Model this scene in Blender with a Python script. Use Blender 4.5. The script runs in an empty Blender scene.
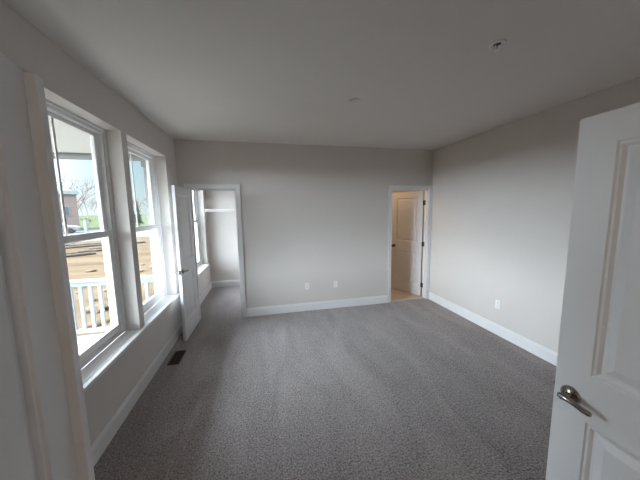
import bpy, bmesh, math, random
from mathutils import Vector, Matrix
random.seed(7)
S = bpy.context.scene
C = S.collection
R = math.radians

# ------------------------------------------------------------------ camera
F_PX, YAW, PITCH, ROLL, EYE = 256.67, 0.21915, -0.11523, -0.01473, 1.7006
fw = Vector((math.sin(YAW)*math.cos(PITCH), math.cos(YAW)*math.cos(PITCH), math.sin(PITCH)))
r0 = Vector((math.cos(YAW), -math.sin(YAW), 0)); u0 = r0.cross(fw)
rt = r0*math.cos(ROLL) + u0*math.sin(ROLL); up = -r0*math.sin(ROLL) + u0*math.cos(ROLL)
cd = bpy.data.cameras.new('camera'); cam = bpy.data.objects.new('camera', cd); C.objects.link(cam)
cd.sensor_width = 36; cd.lens = F_PX/640*36; cd.clip_start = 0.01; cd.clip_end = 2000
cam.matrix_world = Matrix(((rt.x, up.x, -fw.x, 0), (rt.y, up.y, -fw.y, 0), (rt.z, up.z, -fw.z, EYE), (0, 0, 0, 1)))
S.camera = cam

# ------------------------------------------------------------------ exposure and sky
vs = S.view_settings
vs.view_transform = 'Standard'; vs.look = 'None'; vs.gamma = 1; vs.use_curve_mapping = False
vs.exposure = 0.0
S.cycles.use_denoising = True
S.cycles.max_bounces = 16; S.cycles.diffuse_bounces = 10; S.cycles.transparent_max_bounces = 16
S.cycles.sample_clamp_indirect = 8

GLOW, GLOW_POW, ZENITH = 49.0, 4.2, 10.0            # bright hazy cloud around the sun, out beyond the porch
w = bpy.data.worlds.new('sky'); S.world = w; w.use_nodes = True
nt = w.node_tree; nt.nodes.clear()
def wn(t, **k):
    n = nt.nodes.new(t)
    for a, b in k.items(): setattr(n, a, b)
    return n
tc = wn('ShaderNodeTexCoord'); sep = wn('ShaderNodeSeparateXYZ'); nt.links.new(tc.outputs['Generated'], sep.inputs[0])
mr = wn('ShaderNodeMapRange'); mr.inputs[1].default_value = -0.02; mr.inputs[2].default_value = 0.55
nt.links.new(sep.outputs['Z'], mr.inputs[0])
ramp = wn('ShaderNodeValToRGB'); nt.links.new(mr.outputs[0], ramp.inputs[0])
ramp.color_ramp.elements[0].color = (0.80, 0.93, 0.97, 1)
ramp.color_ramp.elements[1].color = (0.30, 0.55, 0.85, 1)
e = ramp.color_ramp.elements.new(0.35); e.color = (0.55, 0.80, 0.92, 1)
dot = wn('ShaderNodeVectorMath', operation='DOT_PRODUCT')
sd = Vector((-1.0, -0.20, 0.27)).normalized()
nt.links.new(tc.outputs['Generated'], dot.inputs[0]); dot.inputs[1].default_value = sd
mx = wn('ShaderNodeMath', operation='MAXIMUM'); nt.links.new(dot.outputs['Value'], mx.inputs[0]); mx.inputs[1].default_value = 0
pw = wn('ShaderNodeMath', operation='POWER'); nt.links.new(mx.outputs[0], pw.inputs[0]); pw.inputs[1].default_value = GLOW_POW
gl = wn('ShaderNodeMath', operation='MULTIPLY'); nt.links.new(pw.outputs[0], gl.inputs[0]); gl.inputs[1].default_value = GLOW
b1 = wn('ShaderNodeBackground'); nt.links.new(ramp.outputs[0], b1.inputs[0]); b1.inputs[1].default_value = 1.0
zr = wn('ShaderNodeMapRange'); zr.interpolation_type = 'SMOOTHSTEP'; zr.inputs[1].default_value = 0.22; zr.inputs[2].default_value = 0.85; zr.inputs[4].default_value = ZENITH
nt.links.new(sep.outputs['Z'], zr.inputs[0])
sm = wn('ShaderNodeMath', operation='ADD'); nt.links.new(gl.outputs[0], sm.inputs[0]); nt.links.new(zr.outputs[0], sm.inputs[1])
b2 = wn('ShaderNodeBackground'); b2.inputs[0].default_value = (0.89, 0.95, 1.06, 1); nt.links.new(sm.outputs[0], b2.inputs[1])
ad = wn('ShaderNodeAddShader'); nt.links.new(b1.outputs[0], ad.inputs[0]); nt.links.new(b2.outputs[0], ad.inputs[1])
wo = wn('ShaderNodeOutputWorld'); nt.links.new(ad.outputs[0], wo.inputs[0])

HALL_WATTS, BATH_WATTS = 11.0, 18.0    # the two warm ceiling lamps

# ------------------------------------------------------------------ room numbers
H = 2.74
XL, XR, YB = -1.192, 3.035, 4.176      # inner faces of left, right, back wall
YN = 0.0                               # inner face of the near wall
TL = 0.22                              # outside wall
TW = 0.12
YC = 6.06                              # back of the closet
XE = XL - TL
SILL, HEAD = 0.585, 2.425
WINS = [(1.71, 2.69), (2.79, 3.77), (4.87, 5.85)]
CL0, CL1 = -1.03, -0.384               # closet opening
BA0, BA1 = 2.245, 2.967                # bath opening
DH = 2.04
DN0, DN1 = -0.375, 1.205               # double door opening in the near wall

# ------------------------------------------------------------------ helpers
class MB:
    def __init__(s): s.bm = bmesh.new()
    def box(s, x0, x1, y0, y1, z0, z1, M=None):
        vs_ = [Vector((x, y, z)) for x in (x0, x1) for y in (y0, y1) for z in (z0, z1)]
        if M: vs_ = [M @ v for v in vs_]
        v = [s.bm.verts.new(q) for q in vs_]
        for f in ((0,1,3,2),(4,6,7,5),(0,4,5,1),(2,3,7,6),(0,2,6,4),(1,5,7,3)): s.bm.faces.new([v[i] for i in f])
        return s
    def tube(s, pts, rad, n=10, cap=True):
        pts = [Vector(p) for p in pts]
        rad = rad if isinstance(rad, (list, tuple)) else [rad]*len(pts)
        rings = []; nrm = None
        for i, p in enumerate(pts):
            d = (pts[min(i+1, len(pts)-1)] - pts[max(i-1, 0)]).normalized()
            if nrm is None:
                nrm = d.orthogonal().normalized()
            else:
                nrm = (nrm - d*nrm.dot(d)).normalized()
            b = d.cross(nrm)
            rings.append([s.bm.verts.new(p + (nrm*math.cos(2*math.pi*k/n) + b*math.sin(2*math.pi*k/n))*rad[i]) for k in range(n)])
        for a, b in zip(rings, rings[1:]):
            for k in range(n): s.bm.faces.new((a[k], a[(k+1) % n], b[(k+1) % n], b[k]))
        if cap:
            s.bm.faces.new(rings[0][::-1]); s.bm.faces.new(rings[-1])
        return s
    def lathe(s, prof, M=Matrix(), n=28):       # prof: (r, h) along local z
        rings = []
        for r, h in prof:
            if r < 1e-6: rings.append([s.bm.verts.new(M @ Vector((0, 0, h)))])
            else: rings.append([s.bm.verts.new(M @ Vector((r*math.cos(2*math.pi*k/n), r*math.sin(2*math.pi*k/n), h))) for k in range(n)])
        for a, b in zip(rings, rings[1:]):
            for k in range(n):
                q = [a[k % len(a)], a[(k+1) % len(a)], b[(k+1) % len(b)], b[k % len(b)]]
                q = list(dict.fromkeys(q))
                if len(q) > 2: s.bm.faces.new(q)
        return s
    def prism(s, poly, y0, y1, M=Matrix()):     # poly in local xz, swept along y
        a = [s.bm.verts.new(M @ Vector((x, y0, z))) for x, z in poly]
        b = [s.bm.verts.new(M @ Vector((x, y1, z))) for x, z in poly]
        n = len(poly)
        for k in range(n): s.bm.faces.new((a[k], a[(k+1) % n], b[(k+1) % n], b[k]))
        s.bm.faces.new(a[::-1]); s.bm.faces.new(b)
        return s
    def build(s, name, mat, parent=None, smooth=False, bevel=0, M=None):
        bmesh.ops.recalc_face_normals(s.bm, faces=s.bm.faces)
        me = bpy.data.meshes.new(name); s.bm.to_mesh(me); s.bm.free()
        if M: me.transform(M)
        o = bpy.data.objects.new(name, me); C.objects.link(o)
        if mat: me.materials.append(mat)
        if parent: o.parent = parent
        if smooth:
            for p in me.polygons: p.use_smooth = True
            try: me.set_sharp_from_angle(angle=R(40))
            except Exception: pass
        if bevel:
            m = o.modifiers.new('edge', 'BEVEL'); m.width = bevel; m.segments = 2; m.limit_method = 'ANGLE'
        return o

def tag(o, label, cat, group=None, kind=None):
    o['label'] = label; o['category'] = cat
    if group: o['group'] = group
    if kind: o['kind'] = kind
    return o
def empty(name, loc=(0, 0, 0), rz=0):
    o = bpy.data.objects.new(name, None); C.objects.link(o)
    o.location = loc; o.rotation_euler.z = rz; o.empty_display_size = 0.1
    return o
def copy_tree(o, parent=None):
    c = o.copy(); C.objects.link(c)
    if parent: c.parent = parent
    for ch in list(o.children): copy_tree(ch, c)
    return c
def struct(o, label, cat): return tag(o, label, cat, kind='structure')

# ------------------------------------------------------------------ materials
def mat(name, col, rough=0.6, metal=0.0, var=0.0, vscale=3.0, bump=0.0, bscale=200.0, spec=0.5):
    m = bpy.data.materials.new(name); m.use_nodes = True
    t = m.node_tree; p = t.nodes['Principled BSDF']
    p.inputs['Roughness'].default_value = rough; p.inputs['Metallic'].default_value = metal
    p.inputs['Specular IOR Level'].default_value = spec
    co = t.nodes.new('ShaderNodeTexCoord')
    n = t.nodes.new('ShaderNodeTexNoise'); n.inputs['Scale'].default_value = vscale; n.inputs['Detail'].default_value = 4
    t.links.new(co.outputs['Object'], n.inputs['Vector'])
    rp = t.nodes.new('ShaderNodeValToRGB'); t.links.new(n.outputs['Fac'], rp.inputs[0])
    rp.color_ramp.elements[0].position = 0.3; rp.color_ramp.elements[1].position = 0.7
    rp.color_ramp.elements[0].color = (*[c*(1-var) for c in col], 1); rp.color_ramp.elements[1].color = (*[min(1, c*(1+var)) for c in col], 1)
    t.links.new(rp.outputs[0], p.inputs['Base Color'])
    if bump:
        n2 = t.nodes.new('ShaderNodeTexNoise'); n2.inputs['Scale'].default_value = bscale; n2.inputs['Detail'].default_value = 3
        t.links.new(co.outputs['Object'], n2.inputs['Vector'])
        b = t.nodes.new('ShaderNodeBump'); b.inputs['Strength'].default_value = bump; b.inputs['Distance'].default_value = 0.01
        t.links.new(n2.outputs['Fac'], b.inputs['Height']); t.links.new(b.outputs[0], p.inputs['Normal'])
    return m
M_WALL = mat('greige wall paint', (0.62, 0.585, 0.558), 0.85, var=0.01, bump=0.05, bscale=350, spec=0.3)
M_CEIL = mat('flat ceiling paint', (0.69, 0.66, 0.625), 0.95, var=0.01, bump=0.05, bscale=300, spec=0.2)
M_TRIM = mat('white trim paint', (0.74, 0.74, 0.745), 0.38, var=0.01)
M_DOOR = mat('white door paint', (0.72, 0.725, 0.74), 0.42, var=0.012, bump=0.03, bscale=90)
M_VINYL = mat('white window vinyl', (0.80, 0.80, 0.80), 0.35, var=0.01)
M_NICKEL = mat('satin nickel', (0.33, 0.31, 0.285), 0.2, 1.0, var=0.04, vscale=40)
M_BRONZE = mat('dark bronze', (0.10, 0.09, 0.075), 0.4, 0.9, var=0.1, vscale=30)
M_PLASTIC = mat('white plastic', (0.80, 0.80, 0.79), 0.4, var=0.01)
M_SLOT = mat('dark slot', (0.03, 0.03, 0.03), 0.6, var=0.1)
M_VENT = mat('brown register metal', (0.055, 0.045, 0.030), 0.5, 0.3, var=0.15, vscale=30)
M_WIRE = mat('white coated wire', (0.82, 0.82, 0.82), 0.4, var=0.01)
M_TILE = mat('beige bath flooring', (0.55, 0.47, 0.38), 0.45, var=0.08, vscale=6)
M_PORCH = mat('pale porch boards', (0.30, 0.285, 0.265), 0.8, var=0.06, vscale=8, spec=0.1)
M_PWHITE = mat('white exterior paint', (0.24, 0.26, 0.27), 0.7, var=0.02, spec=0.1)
M_PCEIL = mat('white porch ceiling boards', (0.50, 0.51, 0.49), 0.6, var=0.02)
def dirt():
    m = mat('graded orange dirt', (0.1, 0.06, 0.04), 1.0, spec=0.0); t = m.node_tree; p = t.nodes['Principled BSDF']
    co = t.nodes.new('ShaderNodeTexCoord'); mp = t.nodes.new('ShaderNodeMapping'); mp.inputs['Rotation'].default_value = (0, 0, R(-38)); mp.inputs['Scale'].default_value = (0.10, 0.75, 1)
    n = t.nodes.new('ShaderNodeTexNoise'); n.inputs['Scale'].default_value = 1.3; n.inputs['Detail'].default_value = 6; n.inputs['Roughness'].default_value = 0.65
    t.links.new(co.outputs['Object'], mp.inputs[0]); t.links.new(mp.outputs[0], n.inputs['Vector'])
    rp = t.nodes.new('ShaderNodeValToRGB'); t.links.new(n.outputs['Fac'], rp.inputs[0])
    rp.color_ramp.elements[0].position = 0.40; rp.color_ramp.elements[0].color = (0.066, 0.048, 0.034, 1)
    rp.color_ramp.elements[1].position = 0.56; rp.color_ramp.elements[1].color = (0.102, 0.074, 0.048, 1)
    t.links.new(rp.outputs[0], p.inputs['Base Color']); return m
M_DIRT = dirt()
M_ROAD = mat('pale gravel road', (0.13, 0.127, 0.122), 0.9, var=0.10, vscale=0.4, spec=0.0)
M_GRASS = mat('spring grass', (0.068, 0.078, 0.045), 0.95, var=0.2, vscale=0.3, spec=0.0)
M_ROCK = mat('dirt clod', (0.12, 0.085, 0.06), 0.95, var=0.3, vscale=4, bump=0.5, bscale=12, spec=0.0)
M_BARK = mat('grey bark', (0.20, 0.165, 0.15), 0.95, var=0.25, vscale=6, spec=0.0)
M_NEEDLE = mat('dark needles', (0.045, 0.06, 0.035), 0.95, var=0.3, vscale=8, spec=0.0)
M_LUMBER = mat('grey lumber', (0.11, 0.09, 0.072), 0.9, var=0.2, vscale=5, spec=0.0)
M_CAR = mat('silver car paint', (0.22, 0.24, 0.26), 0.35, 0.3, var=0.02)
M_TYRE = mat('tyre rubber', (0.03, 0.03, 0.03), 0.8, var=0.1)
M_DGLASS = mat('dark glazing', (0.08, 0.10, 0.12), 0.1, var=0.1)
M_ROOF = mat('pale roof cladding', (0.28, 0.26, 0.25), 0.8, var=0.06, vscale=1, spec=0.0)

def carpet():
    m = bpy.data.materials.new('brown grey carpet'); m.use_nodes = True
    t = m.node_tree; p = t.nodes['Principled BSDF']; p.inputs['Roughness'].default_value = 1.0
    p.inputs['Specular IOR Level'].default_value = 0.05
    p.inputs['Sheen Weight'].default_value = 0.25; p.inputs['Sheen Roughness'].default_value = 0.6
    co = t.nodes.new('ShaderNodeTexCoord')
    def noise(sc, det, dist=0.0):
        n = t.nodes.new('ShaderNodeTexNoise'); n.inputs['Scale'].default_value = sc; n.inputs['Detail'].default_value = det
        n.inputs['Distortion'].default_value = dist
        t.links.new(co.outputs['Object'], n.inputs['Vector']); return n
    fine = noise(90, 4, 0.6); big = noise(2.0, 4, 1.0)
    bm_ = t.nodes.new('ShaderNodeMapping'); bm_.inputs['Rotation'].default_value = (0, 0, R(25)); bm_.inputs['Scale'].default_value = (1.6, 0.45, 1)
    t.links.new(co.outputs['Object'], bm_.inputs[0]); t.links.new(bm_.outputs[0], big.inputs['Vector'])
    mix = t.nodes.new('ShaderNodeMath'); mix.operation = 'MULTIPLY_ADD'
    t.links.new(big.outputs['Fac'], mix.inputs[0]); mix.inputs[1].default_value = 0.22; t.links.new(fine.outputs['Fac'], mix.inputs[2])
    rp = t.nodes.new('ShaderNodeValToRGB'); t.links.new(mix.outputs[0], rp.inputs[0])
    rp.color_ramp.elements[0].position = 0.42; rp.color_ramp.elements[1].position = 0.80
    rp.color_ramp.elements[0].color = (0.098, 0.086, 0.086, 1); rp.color_ramp.elements[1].color = (0.47, 0.42, 0.42, 1)
    t.links.new(rp.outputs[0], p.inputs['Base Color'])
    b = t.nodes.new('ShaderNodeBump'); b.inputs['Strength'].default_value = 0.9; b.inputs['Distance'].default_value = 0.012
    t.links.new(fine.outputs['Fac'], b.inputs['Height']); t.links.new(b.outputs[0], p.inputs['Normal'])
    return m
M_CARPET = carpet()

def glass():
    m = bpy.data.materials.new('window glass'); m.use_nodes = True
    t = m.node_tree; t.nodes.clear()
    tr = t.nodes.new('ShaderNodeBsdfTransparent'); tr.inputs[0].default_value = (0.93, 0.96, 0.95, 1)
    g = t.nodes.new('ShaderNodeBsdfGlossy'); g.inputs['Roughness'].default_value = 0.02
    fr = t.nodes.new('ShaderNodeMapRange'); lw = t.nodes.new('ShaderNodeLayerWeight'); lw.inputs[0].default_value = 0.5
    fr.inputs[1].default_value = 0.5; fr.inputs[3].default_value = 0.02; fr.inputs[4].default_value = 0.30; fr.interpolation_type = 'SMOOTHSTEP'
    t.links.new(lw.outputs['Facing'], fr.inputs[0])
    mxs = t.nodes.new('ShaderNodeMixShader'); o = t.nodes.new('ShaderNodeOutputMaterial')
    t.links.new(fr.outputs[0], mxs.inputs[0]); t.links.new(tr.outputs[0], mxs.inputs[1]); t.links.new(g.outputs[0], mxs.inputs[2])
    t.links.new(mxs.outputs[0], o.inputs[0]); return m
M_GLASS = glass()

def brick():
    m = mat('pink brick', (0.4, 0.3, 0.26), 0.9); t = m.node_tree; p = t.nodes['Principled BSDF']
    co = t.nodes.new('ShaderNodeTexCoord'); mp = t.nodes.new('ShaderNodeMapping'); mp.inputs['Rotation'].default_value = (R(90), 0, 0)
    b = t.nodes.new('ShaderNodeTexBrick'); b.inputs['Scale'].default_value = 3
    b.inputs['Color1'].default_value = (0.20, 0.14, 0.12, 1); b.inputs['Color2'].default_value = (0.165, 0.115, 0.10, 1); b.inputs['Mortar'].default_value = (0.25, 0.22, 0.21, 1)
    t.links.new(co.outputs['Object'], mp.inputs[0]); t.links.new(mp.outputs[0], b.inputs['Vector']); t.links.new(b.outputs[0], p.inputs['Base Color'])
    return m
M_BRICK = brick()

def lamp_mat(col, k):
    m = bpy.data.materials.new('lit lamp glass'); m.use_nodes = True
    p = m.node_tree.nodes['Principled BSDF']; p.inputs['Base Color'].default_value = (0.9, 0.88, 0.84, 1)
    p.inputs['Emission Color'].default_value = (*col, 1); p.inputs['Emission Strength'].default_value = k
    return m

# ------------------------------------------------------------------ shell
HY0, HY1 = -1.9, -TW                    # hall behind the double doors
HX0, HX1 = -1.6, 2.6
b = MB(); b.box(XE, XR+TW, HY0-TW, YB+0.06, -0.12, 0).box(XE, 1.3, YB+0.06, YC+TW, -0.12, 0)
struct(b.build('floor', M_CARPET), 'brown grey cut pile carpet over bedroom, closet and hall', 'floor')
b = MB(); b.box(1.3, 4.0, YB+0.06, 6.4, -0.12, 0.0)
struct(b.build('floor_bathroom', M_TILE), 'beige bathroom floor behind the half open door', 'floor')
b = MB(); b.box(XE, 4.0, HY0-TW, 6.4, H, H+0.15)
struct(b.build('ceiling', M_CEIL), 'flat pale ceiling', 'ceiling')

b = MB(); ys = [HY0-TW] + [v for wdw in WINS for v in wdw] + [YC+TW]
for i in range(0, len(ys), 2): b.box(XE, XL, ys[i], ys[i+1], 0, H)
for y0, y1 in WINS: b.box(XE, XL, y0, y1, 0, SILL-0.03).box(XE, XL, y0, y1, HEAD, H)
struct(b.build('wall_left', M_WALL), 'greige window wall in shade', 'wall')

b = MB()
xs = [XL, CL0-0.02, CL1+0.02, BA0-0.02, BA1+0.02, XR]
b.box(xs[0], xs[1], YB, YB+TW, 0, H).box(xs[2], xs[3], YB, YB+TW, 0, H).box(xs[4], xs[5], YB, YB+TW, 0, H)
b.box(xs[1], xs[2], YB, YB+TW, DH+0.02, H).box(xs[3], xs[4], YB, YB+TW, DH+0.02, H)
struct(b.build('wall_back', M_WALL), 'greige wall with closet doorway and bathroom doorway', 'wall')
struct(MB().box(XR, XR+TW, -TW, YB+TW, 0, H).build('wall_right', M_WALL), 'plain greige wall with one outlet', 'wall')
b = MB(); b.box(XL, DN0-0.02, -TW, YN, 0, H).box(DN1+0.02, XR, -TW, YN, 0, H).box(DN0-0.02, DN1+0.02, -TW, YN, DH+0.03, H)
struct(b.build('wall_near', M_WALL), 'greige wall holding the double doors', 'wall')
struct(MB().box(XL, 1.3, YC, YC+TW, 0, H).build('wall_closet_back', M_WALL), 'pale closet wall under the wire shelf', 'wall')
struct(MB().box(1.3, 1.3+TW, YB+TW, YC+TW, 0, H).build('wall_closet_right', M_WALL), 'closet side wall', 'wall')
M_BATHW = mat('cream bathroom paint', (0.66, 0.58, 0.47), 0.8, var=0.01)
b = MB(); b.box(1.42, 1.46, YB+TW, 6.3, 0, H).box(1.42, 3.9, 6.3, 6.4, 0, H).box(3.86, 3.96, YB+TW, 6.3, 0, H).box(XR, 3.96, YB+0.08, YB+TW, 0, H)
struct(b.build('wall_bathroom', M_BATHW), 'cream bathroom walls behind the half open door', 'wall')
b = MB(); b.box(XL, XR, HY0-TW, HY0, 0, H).box(HX1, HX1+TW, HY0, -TW, 0, H)
struct(b.build('wall_hall', M_WALL), 'hall walls behind the double doors', 'wall')

# ------------------------------------------------------------------ baseboards and casings
BP = [(0, 0), (0.016, 0), (0.016, 0.112), (0.012, 0.120), (0.009, 0.132), (0.005, 0.141), (0, 0.141)]
def baseboard(name, p, q, label):           # runs from p to q with the wall on its left-hand side
    p, q = Vector((*p, 0)), Vector((*q, 0)); d = (q-p).normalized(); n = Vector((d.y, -d.x, 0))
    M = Matrix(((n.x, d.x, 0, p.x), (n.y, d.y, 0, p.y), (0, 0, 1, 0), (0, 0, 0, 1)))
    struct(MB().prism(BP, 0, (q-p).length, M).build(name, M_TRIM), label, 'baseboard')
CW = 0.078
baseboard('baseboard_left', (XL, YN), (XL, YB), 'white baseboard under the windows')
baseboard('baseboard_back', (CL1+CW, YB), (BA0-CW+0.012, YB), 'white baseboard between the two doorways')
baseboard('baseboard_right', (XR, YB-0.02), (XR, YN), 'white baseboard along the plain wall')
baseboard('baseboard_closet_left', (XL, YB+TW), (XL, YC), 'white baseboard under the closet window')
baseboard('baseboard_closet_back', (XL+0.016, YC), (1.3, YC), 'white baseboard at the end of the closet')

def casing(name, x0, x1, yface, out, label, w0=0.065, head=DH, x0w=None, x1w=None):
    """door casing + jamb lining; out = -1 when the trim stands off towards -y"""
    b = MB()
    l, r = (x0w or w0), (x1w or w0)
    def leg(xa, xb, outer_lo, za, zb):
        b.box(xa, xb, yface, yface+out*0.013, za, zb)
        if outer_lo: b.box(xa, xa+0.022, yface, yface+out*0.021, za, zb)
        else: b.box(xb-0.022, xb, yface, yface+out*0.021, za, zb)
    g = 0.008
    leg(x0-g-l, x0-g, True, 0, head+g+w0); leg(x1+g, x1+g+r, False, 0, head+g+w0)
    b.box(x0-g, x1+g, yface, yface+out*0.013, head+g, head+g+w0)
    b.box(x0-g-l, x1+g+r, yface, yface+out*0.021, head+g+w0-0.022, head+g+w0+0.001)
    return struct(b.build(name, M_TRIM, bevel=0.003), label, 'door casing')
def jamb(name, x0, x1, y0, y1, label, stop, head=DH):
    b = MB(); b.box(x0-0.019, x0, y0, y1, 0, head+0.019).box(x1, x1+0.019, y0, y1, 0, head+0.019).box(x0, x1, y0, y1, head, head+0.019)
    s0, s1 = stop
    b.box(x0, x0+0.012, s0, s1, 0, head).box(x1-0.012, x1, s0, s1, 0, head).box(x0, x1, s0, s1, head-0.012, head)
    return struct(b.build(name, M_TRIM, bevel=0.002), label, 'door frame')
casing('trim_1', CL0, CL1, YB, -1, 'white casing around the closet doorway')
jamb('trim_2', CL0, CL1, YB, YB+TW, 'white jamb of the closet doorway', (YB+0.05, YB+0.085))
casing('trim_3', CL0, CL1, YB+TW, 1, 'white casing inside the closet')
casing('trim_4', BA0, BA1, YB, -1, 'white casing around the bathroom doorway', x1w=0.055)
jamb('trim_5', BA0, BA1, YB, YB+TW, 'white jamb of the bathroom doorway', (YB+0.035, YB+0.07))
casing('trim_6', DN0, DN1, YN, 1, 'white casing around the double doors')
jamb('trim_7', DN0, DN1, -TW, YN, 'white jamb of the double doors', (-0.07, -0.045))
b = MB().box(BA0, BA1, YB+0.03, YB+0.09, 0, 0.006)
struct(b.build('trim_8', M_TILE, bevel=0.002), 'beige threshold strip under the bathroom door', 'threshold')

# ------------------------------------------------------------------ windows
def window(i, y0, y1, label):
    xi = XL - 0.125                          # inner face of the vinyl frame
    root = empty('window_%d' % i, (xi, (y0+y1)/2, SILL)); struct(root, label, 'window')
    T = Matrix.Translation(-root.location)
    xo = XE + 0.005
    def B(): return MB()
    fwid = 0.045
    b = B(); b.box(xo, xi, y0, y0+fwid, SILL, HEAD).box(xo, xi, y1-fwid, y1, SILL, HEAD).box(xo, xi, y0+fwid, y1-fwid, HEAD-fwid, HEAD).box(xo, xi, y0+fwid, y1-fwid, SILL, SILL+0.04)
    # little inner stop bead that makes the stepped outline
    b.box(xi, xi+0.012, y0, y0+0.018, SILL, HEAD).box(xi, xi+0.012, y1-0.018, y1, SILL, HEAD).box(xi, xi+0.012, y0, y1, HEAD-0.018, HEAD)
    b.build('window_frame', M_VINYL, root, bevel=0.003, M=T)
    ya, yb = y0+fwid, y1-fwid
    mid = 1.522
    def sash(name, xa, xb, za, zb, top, bot, side=0.05):
        b = B(); b.box(xa, xb, ya, ya+side, za, zb).box(xa, xb, yb-side, yb, za, zb).box(xa, xb, ya+side, yb-side, zb-top, zb).box(xa, xb, ya+side, yb-side, za, za+bot)
        s = b.build(name, M_VINYL, root, bevel=0.004, M=T)
        xm = (xa+xb)/2
        g = MB().box(xm-0.002, xm+0.002, ya+side-0.004, yb-side+0.004, za+bot-0.004, zb-top+0.004).build('glass_pane', M_GLASS, s, M=T)
        return s, xm
    up_s, xm = sash('upper_sash', xi-0.062, xi-0.033, mid-0.03, HEAD-fwid, 0.03, 0.05)
    ym = (y0+y1)/2
    MB().box(xm-0.004, xm+0.004, ym-0.036, ym-0.016, mid+0.015, HEAD-fwid-0.025).build('muntin', M_VINYL, up_s, bevel=0.003, M=T)
    lo_s, _ = sash('lower_sash', xi-0.031, xi-0.004, SILL+0.04, mid+0.028, 0.05, 0.065)
window(1, *WINS[0], 'white double hung window nearest the double doors')
window(2, *WINS[1], 'white double hung window beside the closet door')
window(3, *WINS[2], 'white double hung window inside the closet')

def sill(name, spans, label):
    b = MB(); lo, hi = spans[0][0], spans[-1][1]
    for y0, y1 in spans: b.box(XL-0.125, XL, y0, y1, SILL-0.03, SILL)
    b.box(XL-0.0, XL+0.035, lo-0.05, hi+0.05, SILL-0.03, SILL)
    struct(b.build(name, M_TRIM, bevel=0.005), label, 'window sill')
sill('trim_9', WINS[:2], 'long white sill shared by the two bedroom windows')
sill('trim_10', WINS[2:], 'white sill of the closet window')

# ------------------------------------------------------------------ doors
PROF = [(0, 0), (0.005, 0.005), (0.012, 0.006), (0.022, 0.014), (0.031, 0.014), (0.060, 0.005)]
def leaf_mesh(W, Hh, T=0.035, stile=0.115):
    """two panel moulded door leaf: local x 0..W from hinge, y -T/2..T/2, z 0..Hh"""
    b = MB(); bm = b.bm
    xs = [0, stile, W-stile, W]; zs = [0, 0.235, 0.85, 1.04, Hh-0.108, Hh]
    for sgn in (-1, 1):
        y = sgn*T/2
        def V(x, z, d=0): return bm.verts.new((x, y - sgn*d, z))
        for i in range(3):
            for j in range(5):
                if i == 1 and j in (1, 3):
                    prev = None
                    for ins, d in PROF:
                        ring = [V(xs[1]+ins, zs[j]+ins, d), V(xs[2]-ins, zs[j]+ins, d), V(xs[2]-ins, zs[j+1]-ins, d), V(xs[1]+ins, zs[j+1]-ins, d)]
                        if prev:
                            for k in range(4): bm.faces.new((prev[k], prev[(k+1) % 4], ring[(k+1) % 4], ring[k]))
                        prev = ring
                    bm.faces.new(prev)
                else:
                    bm.faces.new((V(xs[i], zs[j]), V(xs[i+1], zs[j]), V(xs[i+1], zs[j+1]), V(xs[i], zs[j+1])))
    h = T/2
    for f in (((0,-h,0),(0,h,0),(0,h,Hh),(0,-h,Hh)), ((W,-h,0),(W,-h,Hh),(W,h,Hh),(W,h,0)), ((0,-h,0),(W,-h,0),(W,h,0),(0,h,0)), ((0,-h,Hh),(0,h,Hh),(W,h,Hh),(W,-h,Hh))):
        bm.faces.new([bm.verts.new(q) for q in f])
    bmesh.ops.remove_doubles(bm, verts=bm.verts, dist=1e-5)
    return b
def lever(root, W, T, side, hz=0.925):
    """rose + lever on one face; side = +1/-1 local y; lever points to the hinge"""
    y = side*T/2; cx = W-0.060
    M = Matrix.Translation((cx, y, hz)) @ Matrix.Rotation(R(-90*side), 4, 'X')
    ro = MB().lathe([(0, 0), (0.035, 0), (0.035, 0.004), (0.031, 0.010), (0.018, 0.012), (0.013, 0.014), (0.0115, 0.040), (0, 0.042)], M).build('door_handle', M_NICKEL, root, smooth=True)
    Y = y + side*0.047
    pts = [(cx+0.014, Y, hz), (cx, Y, hz+0.001), (cx-0.022, Y+side*0.003, hz+0.004), (cx-0.045, Y+side*0.002, hz+0.001), (cx-0.068, Y-side*0.002, hz-0.006), (cx-0.086, Y-side*0.006, hz-0.009), (cx-0.092, Y-side*0.007, hz-0.009)]
    MB().tube(pts, [0.008, 0.0135, 0.0110, 0.0100, 0.0105, 0.0100, 0.006], 14).build('lever', M_NICKEL, ro, smooth=True)
def latch(root, W, hz=0.925):
    MB().box(W, W+0.0015, -0.0125, 0.0125, hz-0.028, hz+0.028).box(W, W+0.010, -0.006, 0.006, hz-0.009, hz+0.009).build('latch_plate', M_NICKEL, root)
def hinges(root, T, side, zs=(0.22, 1.02, 1.80), m=M_NICKEL):
    for z in zs:
        b = MB().tube([(-0.004, side*(T/2+0.003), z-0.045), (-0.004, side*(T/2+0.003), z+0.045)], 0.0065, 10)
        b.box(-0.0015, 0.0, -T/2+0.004, T/2, z-0.044, z+0.044)
        b.build('hinge', m, root)
def door(i, W, hinge, ang, label, hand_sides=(1, -1), hinge_side=1, leaf_h=2.02, hm=M_NICKEL, stile=0.115):
    o = leaf_mesh(W, leaf_h, stile=stile).build('door_%d' % i, M_DOOR)
    o.location = (*hinge, 0.012); o.rotation_euler.z = R(ang)
    struct(o, label, 'door')
    for s_ in hand_sides: lever(o, W, 0.035, s_)
    if hand_sides: latch(o, W)
    hinges(o, 0.035, hinge_side, m=hm)
    return o
# right leaf of the double doors: hinge by the near wall, swung open against nothing, face at x = 1.204
door(1, 0.755, (1.204+0.0175, 0.030), 90, 'white two panel door leaf with a nickel lever, right of the double doors', hinge_side=-1)
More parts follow.
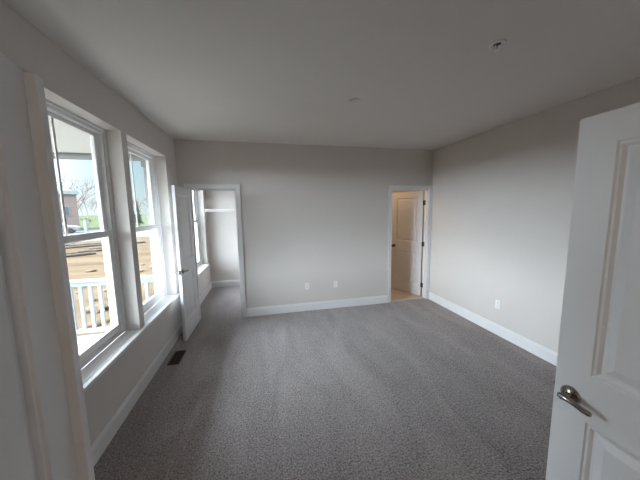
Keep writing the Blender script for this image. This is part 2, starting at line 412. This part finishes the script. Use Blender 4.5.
# left leaf: swung further, with an astragal strip along its free edge
d2 = door(2, 0.755, (-0.374, 0.028), 90+13, 'white two panel door leaf with an edge strip, left of the double doors', hand_sides=(), hinge_side=1)
MB().box(0.755, 0.790, -0.0175-0.022, 0.0175, 0.005, 2.018).build('astragal', M_DOOR, d2, bevel=0.002)
# closet door, swung out into the bedroom
door(3, 0.632, (CL0-0.006, YB-0.022), -91.8, 'white closet door standing open beside the window', hinge_side=-1, stile=0.1)
# bathroom door, swung away into the bathroom
d4 = door(4, 0.705, (BA1-0.006, YB+TW+0.022), 180-66.5, 'white bathroom door ajar in warm light', hand_sides=(), hinge_side=-1, hm=M_BRONZE)
for s_ in (1, -1):
    M = Matrix.Translation((0.705-0.07, s_*0.0175, 0.93)) @ Matrix.Rotation(R(-90*s_), 4, 'X')
    MB().lathe([(0, 0), (0.032, 0), (0.032, 0.006), (0.014, 0.012), (0.012, 0.03), (0.022, 0.036), (0.028, 0.048), (0.026, 0.060), (0.014, 0.067), (0, 0.068)], M).build('door_knob', M_BRONZE, d4, smooth=True)
b = MB()
for z in (0.232, 1.032, 1.812): b.box(BA1-0.002, BA1+0.0, YB+0.075, YB+TW, z-0.044, z+0.044)
for o_ in [b.build('trim_11', M_BRONZE)]: struct(o_, 'dark hinge plates let into the bathroom jamb', 'hinge plates')

# ------------------------------------------------------------------ small fittings in the room
def outlet(loc, rz, label):
    r = empty('wall_outlet', loc, rz); tag(r, label, 'outlet', 'wall outlets above the baseboards')
    MB().box(-0.036, 0.036, -0.006, 0, -0.058, 0.058).build('cover_plate', M_PLASTIC, r, bevel=0.003)
    for z in (-0.02, 0.02):
        s_ = MB().box(-0.0165, 0.0165, -0.009, -0.005, z-0.0145, z+0.0145).build('socket', M_PLASTIC, r, bevel=0.003)
        MB().box(-0.0075, -0.0045, -0.0095, -0.0085, z-0.004, z+0.007).box(0.0045, 0.0075, -0.0095, -0.0085, z-0.004, z+0.006).box(-0.002, 0.002, -0.0095, -0.0085, z-0.011, z-0.007).build('slots', M_SLOT, s_)
    return r
outlet((0.695, YB, 0.425), 0, 'white duplex outlet low on the back wall, the one closer to the closet doorway')
outlet((1.194, YB, 0.425), 0, 'white duplex outlet low on the back wall, the one closer to the bathroom door')
outlet((XR, 2.72, 0.412), R(-90), 'white duplex outlet alone on the long plain side wall')

r = empty('floor_vent', (-1.043, 3.148, 0)); tag(r, 'dark brown floor register set in the carpet under the window', 'floor vent')
b = MB(); hx, hy, fz = 0.062, 0.145, 0.009
b.box(-hx, -hx+0.014, -hy, hy, 0.0, fz).box(hx-0.014, hx, -hy, hy, 0.0, fz).box(-hx+0.014, hx-0.014, -hy, -hy+0.014, 0.0, fz).box(-hx+0.014, hx-0.014, hy-0.014, hy, 0.0, fz)
b.build('frame', M_VENT, r, bevel=0.002)
MB().box(-hx+0.014, hx-0.014, -hy+0.014, hy-0.014, 0.0005, 0.0015).build('dark_well', M_SLOT, r)
b = MB()
for k in range(20):
    y = -hy+0.022 + k*(2*hy-0.044)/19
    M = Matrix.Translation((0, y, 0.0055)) @ Matrix.Rotation(R(40 if k < 10 else -40), 4, 'X')
    b.box(-hx+0.014, hx-0.014, -0.0035, 0.0035, -0.0006, 0.0006, M)
b.box(-0.003, 0.003, -hy+0.014, hy-0.014, 0.005, 0.0085)
b.build('louvers', M_VENT, r)

r = empty('fire_sprinkler', (1.506, 1.475, H)); tag(r, 'white ceiling sprinkler head in a round escutcheon near the plain wall', 'sprinkler')
MB().lathe([(0.024, -0.002), (0.036, -0.014), (0.046, -0.012), (0.048, 0.0), (0.036, 0.0)], n=32).build('escutcheon', M_PLASTIC, r, smooth=True)
MB().lathe([(0, 0), (0.020, 0), (0.020, -0.006), (0.012, -0.010), (0, -0.010)], n=20).build('recess_cup', M_SLOT, r, smooth=True)
MB().tube([(0.012, 0, -0.008), (0.014, 0, -0.025), (0.006, 0, -0.040)], 0.0028, 8).tube([(-0.012, 0, -0.008), (-0.014, 0, -0.025), (-0.006, 0, -0.040)], 0.0028, 8).build('frame_arms', M_PLASTIC, r, smooth=True)
MB().tube([(0, 0, -0.010), (0, 0, -0.036)], 0.003, 8).build('glass_bulb', M_NICKEL, r, smooth=True)
MB().lathe([(0, -0.038), (0.016, -0.039), (0.016, -0.041), (0, -0.042)], n=20).build('deflector', M_PLASTIC, r)

r = empty('ceiling_cover_plate', (0.91, 2.455, H)); tag(r, 'flat round white cover plate in the middle of the ceiling', 'cover plate')
MB().lathe([(0, -0.012), (0.040, -0.012), (0.042, -0.009), (0, -0.009)], n=40).build('disc', M_CEIL, r, smooth=True)
MB().lathe([(0.042, -0.006), (0.045, -0.014), (0.052, -0.013), (0.056, 0.0), (0.042, 0.0)], n=40).build('rim', M_PLASTIC, r, smooth=True)

# wire shelf at the end of the closet
r = empty('wire_shelf', (-0.05, YC-0.155, 1.745)); tag(r, 'white wire shelf across the end wall of the closet', 'wire shelf')
x0, x1 = XL-r.location.x+0.02, 1.3-r.location.x-0.02
b = MB(); n = 96
for k in range(n+1):
    x = x0 + (x1-x0)*k/n
    b.tube([(x, 0.15, 0), (x, -0.15, 0), (x, -0.152, -0.03)], 0.0016, 5)
b.build('deck_wires', M_WIRE, r)
b = MB()
for y, z in ((0.15, -0.004), (0.05, -0.004), (-0.06, -0.004), (-0.15, 0), (-0.152, -0.032)): b.tube([(x0, y, z), (x1, y, z)], 0.0032, 8)
b.build('long_rods', M_WIRE, r, smooth=True)
for x in (x0+1.0, x0+1.9):
    MB().tube([(x, -0.145, -0.03), (x, 0.150, -0.30)], 0.005, 8).build('brace', M_WIRE, r, smooth=True)

# warm ceiling lamps of the bathroom and the hall
def ceiling_lamp(loc, watts, label):
    r = empty('ceiling_lamp', loc); tag(r, label, 'ceiling lamp')
    MB().lathe([(0, 0), (0.14, 0), (0.14, -0.02), (0.13, -0.025), (0, -0.025)]).build('base_plate', M_NICKEL, r, smooth=True)
    MB().lathe([(0.128, -0.025), (0.12, -0.06), (0.08, -0.085), (0, -0.095)]).build('lamp_shade', lamp_mat((1.0, 0.72, 0.42), 4.0), r, smooth=True)
    l = bpy.data.lights.new('lamp_bulb', 'POINT'); l.energy = watts; l.color = (1.0, 0.74, 0.46); l.shadow_soft_size = 0.10
    o = bpy.data.objects.new('lamp_bulb', l); C.objects.link(o); o.parent = r; o.location = (0, 0, -0.20)
ceiling_lamp((2.3, 5.3, H), BATH_WATTS, 'round warm ceiling lamp in the bathroom')
r = empty('wall_lamp', (0.15, HY0, 1.80)); tag(r, 'warm globe lamp on the hall wall behind the double doors', 'wall lamp')
MB().lathe([(0, 0), (0.07, 0), (0.07, 0.015), (0.02, 0.025), (0.015, 0.09), (0, 0.09)], Matrix.Rotation(R(-90), 4, 'X')).build('wall_plate', M_NICKEL, r, smooth=True)
MB().lathe([(0.14*math.sin(math.pi*k/14), 0.16*math.cos(math.pi*k/14)*-1) for k in range(15)], Matrix.Translation((0, 0.22, 0))).build('lamp_globe', lamp_mat((1.0, 0.80, 0.58), 4.0), r, smooth=True)
l = bpy.data.lights.new('lamp_bulb', 'POINT'); l.energy = HALL_WATTS; l.color = (1.0, 0.80, 0.61); l.shadow_soft_size = 0.14
o = bpy.data.objects.new('lamp_bulb', l); C.objects.link(o); o.parent = r; o.location = (0, 0.53, 0)

# ------------------------------------------------------------------ porch
PY0, PY1, PX = -1.5, 4.50, -3.10         # porch runs along the windows and ends beside the closet
PF = -0.17
b = MB(); n = 40
for k in range(n):
    y = PY0 + (PY1-PY0)*k/n; b.box(PX, XE, y, y+(PY1-PY0)/n-0.006, PF-0.04, PF)
b.box(PX+0.03, XE, PY0, PY1-0.01, PF-0.53, PF-0.04)
struct(b.build('porch_deck', M_PORCH), 'pale boarded porch floor outside the windows', 'porch floor')
struct(MB().box(PX-0.15, XE, PY0, PY1+0.12, 2.535, 2.60).build('porch_ceiling', M_PCEIL), 'white porch ceiling outside the windows', 'porch ceiling')
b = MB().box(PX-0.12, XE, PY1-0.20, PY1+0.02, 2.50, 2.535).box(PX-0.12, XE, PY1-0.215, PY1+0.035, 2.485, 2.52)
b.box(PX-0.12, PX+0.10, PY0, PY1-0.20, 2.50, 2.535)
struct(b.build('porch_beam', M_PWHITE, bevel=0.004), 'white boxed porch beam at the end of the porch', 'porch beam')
def column(loc, w_, label):
    r = empty('porch_column', loc); tag(r, label, 'column', 'white porch columns')
    h = 2.485-loc[2]; a_ = w_/2
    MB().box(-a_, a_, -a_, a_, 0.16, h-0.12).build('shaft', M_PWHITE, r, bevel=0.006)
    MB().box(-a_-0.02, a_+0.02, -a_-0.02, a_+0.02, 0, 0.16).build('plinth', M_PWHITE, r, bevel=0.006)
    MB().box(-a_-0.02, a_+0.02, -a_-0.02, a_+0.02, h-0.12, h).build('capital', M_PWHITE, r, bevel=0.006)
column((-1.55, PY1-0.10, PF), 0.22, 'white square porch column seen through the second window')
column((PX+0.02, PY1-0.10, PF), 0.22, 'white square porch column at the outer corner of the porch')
r = empty('porch_railing', (-2.5, PY1-0.10, PF)); tag(r, 'white porch railing with square balusters outside the first window', 'railing')
x0, x1 = PX+0.14+2.5, -1.67+2.5
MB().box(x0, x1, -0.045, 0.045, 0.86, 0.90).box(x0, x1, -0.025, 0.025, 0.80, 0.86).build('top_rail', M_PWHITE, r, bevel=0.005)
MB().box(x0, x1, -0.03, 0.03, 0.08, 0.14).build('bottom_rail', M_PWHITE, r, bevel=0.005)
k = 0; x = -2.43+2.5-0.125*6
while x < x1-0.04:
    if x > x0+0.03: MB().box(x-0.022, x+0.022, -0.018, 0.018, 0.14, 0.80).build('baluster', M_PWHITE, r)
    x += 0.125

# ------------------------------------------------------------------ grounds
GZ = -0.70
def ground(name, poly, z, m, label, cat, wob=0.0, res=0):
    bm = bmesh.new(); f = bm.faces.new([bm.verts.new((x, y, z)) for x, y in poly])
    me = bpy.data.meshes.new(name); bm.to_mesh(me); bm.free(); me.materials.append(m)
    o = bpy.data.objects.new(name, me); C.objects.link(o); struct(o, label, cat); return o
ground('yard_ground', [(-400, -200), (60, -200), (60, 400), (-400, 400)], GZ, M_DIRT, 'orange graded dirt yard outside the windows', 'ground')
def along(az, d):                        # ground point at compass angle az (deg left of +y) and distance d
    return (-math.sin(R(az))*d, math.cos(R(az))*d)
ground('road', [along(60, 27), along(45, 27), along(30, 30), along(15, 33), along(5, 35), along(5, 50), along(15, 50), along(30, 52), along(45, 52), along(60, 54)], GZ+0.02, M_ROAD, 'pale road crossing beyond the dirt yard', 'road')
ground('lawn', [along(60, 54), along(45, 52), along(30, 52), along(15, 50), along(5, 50), along(5, 350), along(15, 350), along(30, 350), along(45, 350), along(60, 350)], GZ+0.03, M_GRASS, 'green lawn beyond the road', 'lawn')

def rock_mesh(seed):
    rnd = random.Random(seed); bm = bmesh.new(); bmesh.ops.create_icosphere(bm, subdivisions=2, radius=1)
    for v in bm.verts:
        v.co *= 0.75+0.5*rnd.random(); v.co.z *= 0.6
    me = bpy.data.meshes.new('dirt_clod'); bm.to_mesh(me); bm.free(); me.materials.append(M_ROCK); return me
rm = [rock_mesh(k) for k in range(5)]
used = []
for k in range(70):
    d = 5.8 + 9*random.random()**1.3; az = random.uniform(20, 37); x, y = along(az, d)
    if y < PY1+0.5 or any((x-a)**2+(y-c)**2 < 0.36 for a, c in used): continue
    used.append((x, y))
    o = bpy.data.objects.new('dirt_clod', rm[k % 5]); C.objects.link(o); s_ = random.uniform(0.06, 0.20)
    o.scale = (s_*random.uniform(.9, 1.6), s_, s_*0.9); o.rotation_euler.z = random.uniform(0, 6); o.location = (x, y, GZ+s_*0.25)
    tag(o, 'brown clod of dirt lying in the yard behind the porch railing', 'dirt clod', 'dirt clods in the yard')
for k, (az, d, rz, L_) in enumerate([(31.8, 27, 80, 2.0), (29.2, 25.0, 92, 3.4), (27.6, 21.5, 85, 2.6), (34.0, 20, 92, 3.6), (24.5, 24.5, 100, 2.4)]):
    x, y = along(az, d)
    r = MB().tube([(-L_/2, 0, 0.08), (L_/2, 0.1, 0.09)], 0.08, 9).tube([(-L_/2+.4, 0.22, 0.07), (L_/2-.3, 0.26, 0.07)], 0.07, 9).tube([(-L_/2+.5, 0.10, 0.20), (L_/2-.8, 0.14, 0.20)], 0.07, 9).build('log_pile', M_LUMBER)
    r.location = (x, y, GZ); r.rotation_euler.z = R(rz-60)
    tag(r, 'grey logs lying in a heap at the far edge of the dirt yard', 'logs', 'log heaps at the edge of the dirt')

# brick house across the road
hx, hy = along(30.45, 50)
r = empty('brick_house', (hx, hy, GZ), R(36)); tag(r, 'pink brick house across the road', 'house')
WH = 5.1
b = MB().box(-16, 0, 0, 9, 0, WH); b.build('brick_walls', M_BRICK, r)
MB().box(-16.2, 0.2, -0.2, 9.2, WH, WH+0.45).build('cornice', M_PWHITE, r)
MB().prism([(-16.4, WH+0.45), (-2.0, WH+0.45), (-3.5, WH+1.3), (-16.4, WH+3.4)], 1.0, 8.0).build('roof', M_ROOF, r)
for x, z in ((-1.25, 2.2), (-6.0, 3.3), (-10.0, 3.3), (-4.4, 1.0), (-8.0, 1.0)):
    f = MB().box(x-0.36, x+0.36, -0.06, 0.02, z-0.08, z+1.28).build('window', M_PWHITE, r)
    MB().box(x-0.29, x+0.29, -0.08, -0.05, z, z+1.2).build('pane', M_DGLASS, f)

# car parked by the house
cx, cy = along(33.3, 45)
r = empty('car', (cx, cy, GZ+0.02), R(25)); tag(r, 'silver car parked in front of the brick house', 'car')
prof = [(-2.2, 0.35), (2.2, 0.35), (2.25, 0.7), (1.9, 0.88), (1.0, 0.98), (0.45, 1.42), (-1.1, 1.45), (-1.75, 1.02), (-2.2, 0.95)]
MB().prism(prof, -0.85, 0.85).build('body', M_CAR, r, smooth=True, bevel=0.06)
MB().prism([(0.9, 1.0), (0.42, 1.36), (-1.05, 1.39), (-1.6, 1.03)], -0.87, 0.87).build('windows', M_DGLASS, r)
for x in (-1.35, 1.4):
    for y in (-0.78, 0.78):
        wl = MB().lathe([(0, -0.1), (0.22, -0.1), (0.33, -0.09), (0.33, 0.09), (0.22, 0.1), (0, 0.1)], Matrix.Translation((x, y, 0.33)) @ Matrix.Rotation(R(90), 4, 'X')).build('wheel', M_TYRE, r)
x, y = along(29.75, 47.5)
r = empty('utility_box', (x, y, GZ)); tag(r, 'white utility cabinet standing beside the brick house', 'utility box')
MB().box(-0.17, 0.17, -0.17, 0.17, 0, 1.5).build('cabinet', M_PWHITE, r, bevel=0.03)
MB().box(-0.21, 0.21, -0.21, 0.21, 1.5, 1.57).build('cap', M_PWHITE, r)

# bare trees
def bare_tree(seed, h):
    rnd = random.Random(seed); b = MB()
    def grow(p, d, L, rad, lev):
        q = p + d*L
        b.tube([p, (p+q)/2 + Vector((rnd.uniform(-1, 1), rnd.uniform(-1, 1), 0))*L*0.04, q], [rad, rad*0.85, rad*0.65], 5, cap=False)
        if lev == 0: return
        for k in range(4 if lev > 1 else 3):
            ax = Vector((rnd.uniform(-1, 1), rnd.uniform(-1, 1), rnd.uniform(-0.2, 0.5))).normalized()
            nd = (d + ax*rnd.uniform(0.5, 0.95)).normalized(); nd.z = max(nd.z, -0.05)
            grow(p + d*L*rnd.uniform(0.6, 1.0), nd.normalized(), L*rnd.uniform(0.55, 0.8), rad*0.55, lev-1)
    grow(Vector((0, 0, 0)), Vector((0, 0, 1)), h*0.34, h*0.014, 4)
    return b
trees = [bare_tree(k, 12).build('bare_tree', M_BARK) for k in range(3)]
spots = []
for row, (d, azs) in enumerate(((112, (20.6, 23.6, 26.5, 29.4, 32.4)), (121, (22.1, 25.0, 27.9, 30.8)), (130, (20.9, 23.6, 26.3, 28.9, 31.6)), (139, (22.2, 24.8, 27.4, 30.0)), (148, (26.1, 28.5, 31.0)))):
    for az in azs: spots.append((az, d))
for k, (az, d) in enumerate(spots):
    t = trees[k] if k < 3 else trees[k % 3].copy()
    if k >= 3: C.objects.link(t)
    x, y = along(az, d); t.location = (x, y, GZ); t.rotation_euler.z = random.uniform(0, 6); s_ = random.uniform(0.8, 1.0); t.scale = (s_*0.62, s_*0.62, s_)
    tag(t, 'leafless grey tree in the wood beyond the lawn', 'tree', 'bare trees beyond the lawn')
x, y = along(30.6, 74); t = bare_tree(11, 13.5).build('bare_tree', M_BARK); t.location = (x, y, GZ)
tag(t, 'tall spreading leafless tree rising behind the brick house', 'tree')
def conifer(seed, h):
    rnd = random.Random(seed); b = MB()
    for k in range(9):
        z0 = h*(0.10+0.095*k); rr = h*0.20*(1-k/9.5)
        n_ = 14; top = Vector((0, 0, z0+h*0.17)); ring = [Vector((math.cos(2*math.pi*j/n_)*rr*rnd.uniform(.7, 1.1), math.sin(2*math.pi*j/n_)*rr*rnd.uniform(.7, 1.1), z0+rnd.uniform(-.15, .1))) for j in range(n_)]
        tv = b.bm.verts.new(top); rv = [b.bm.verts.new(q) for q in ring]
        for j in range(n_): b.bm.faces.new((tv, rv[j], rv[(j+1) % n_]))
        b.bm.faces.new(rv[::-1])
    return b
for az, d, h, lab in ((22.6, 60, 4.6, 'dark evergreen tree seen through the second window, the taller of the pair'), (23.3, 64, 3.6, 'dark evergreen tree seen through the second window, the shorter of the pair')):
    x, y = along(az, d); r = empty('evergreen_tree', (x, y, GZ)); tag(r, lab, 'tree')
    conifer(int(d), h).build('crown', M_NEEDLE, r); MB().tube([(0, 0, 0), (0, 0, h*0.5)], [0.14, 0.06], 8).build('trunk', M_BARK, r)
x, y = along(29.5, 52.5); r = empty('young_tree', (x, y, GZ)); tag(r, 'small twiggy sapling on the lawn by the road', 'tree')
bare_tree(21, 2.4).build('branches', M_LUMBER, r)
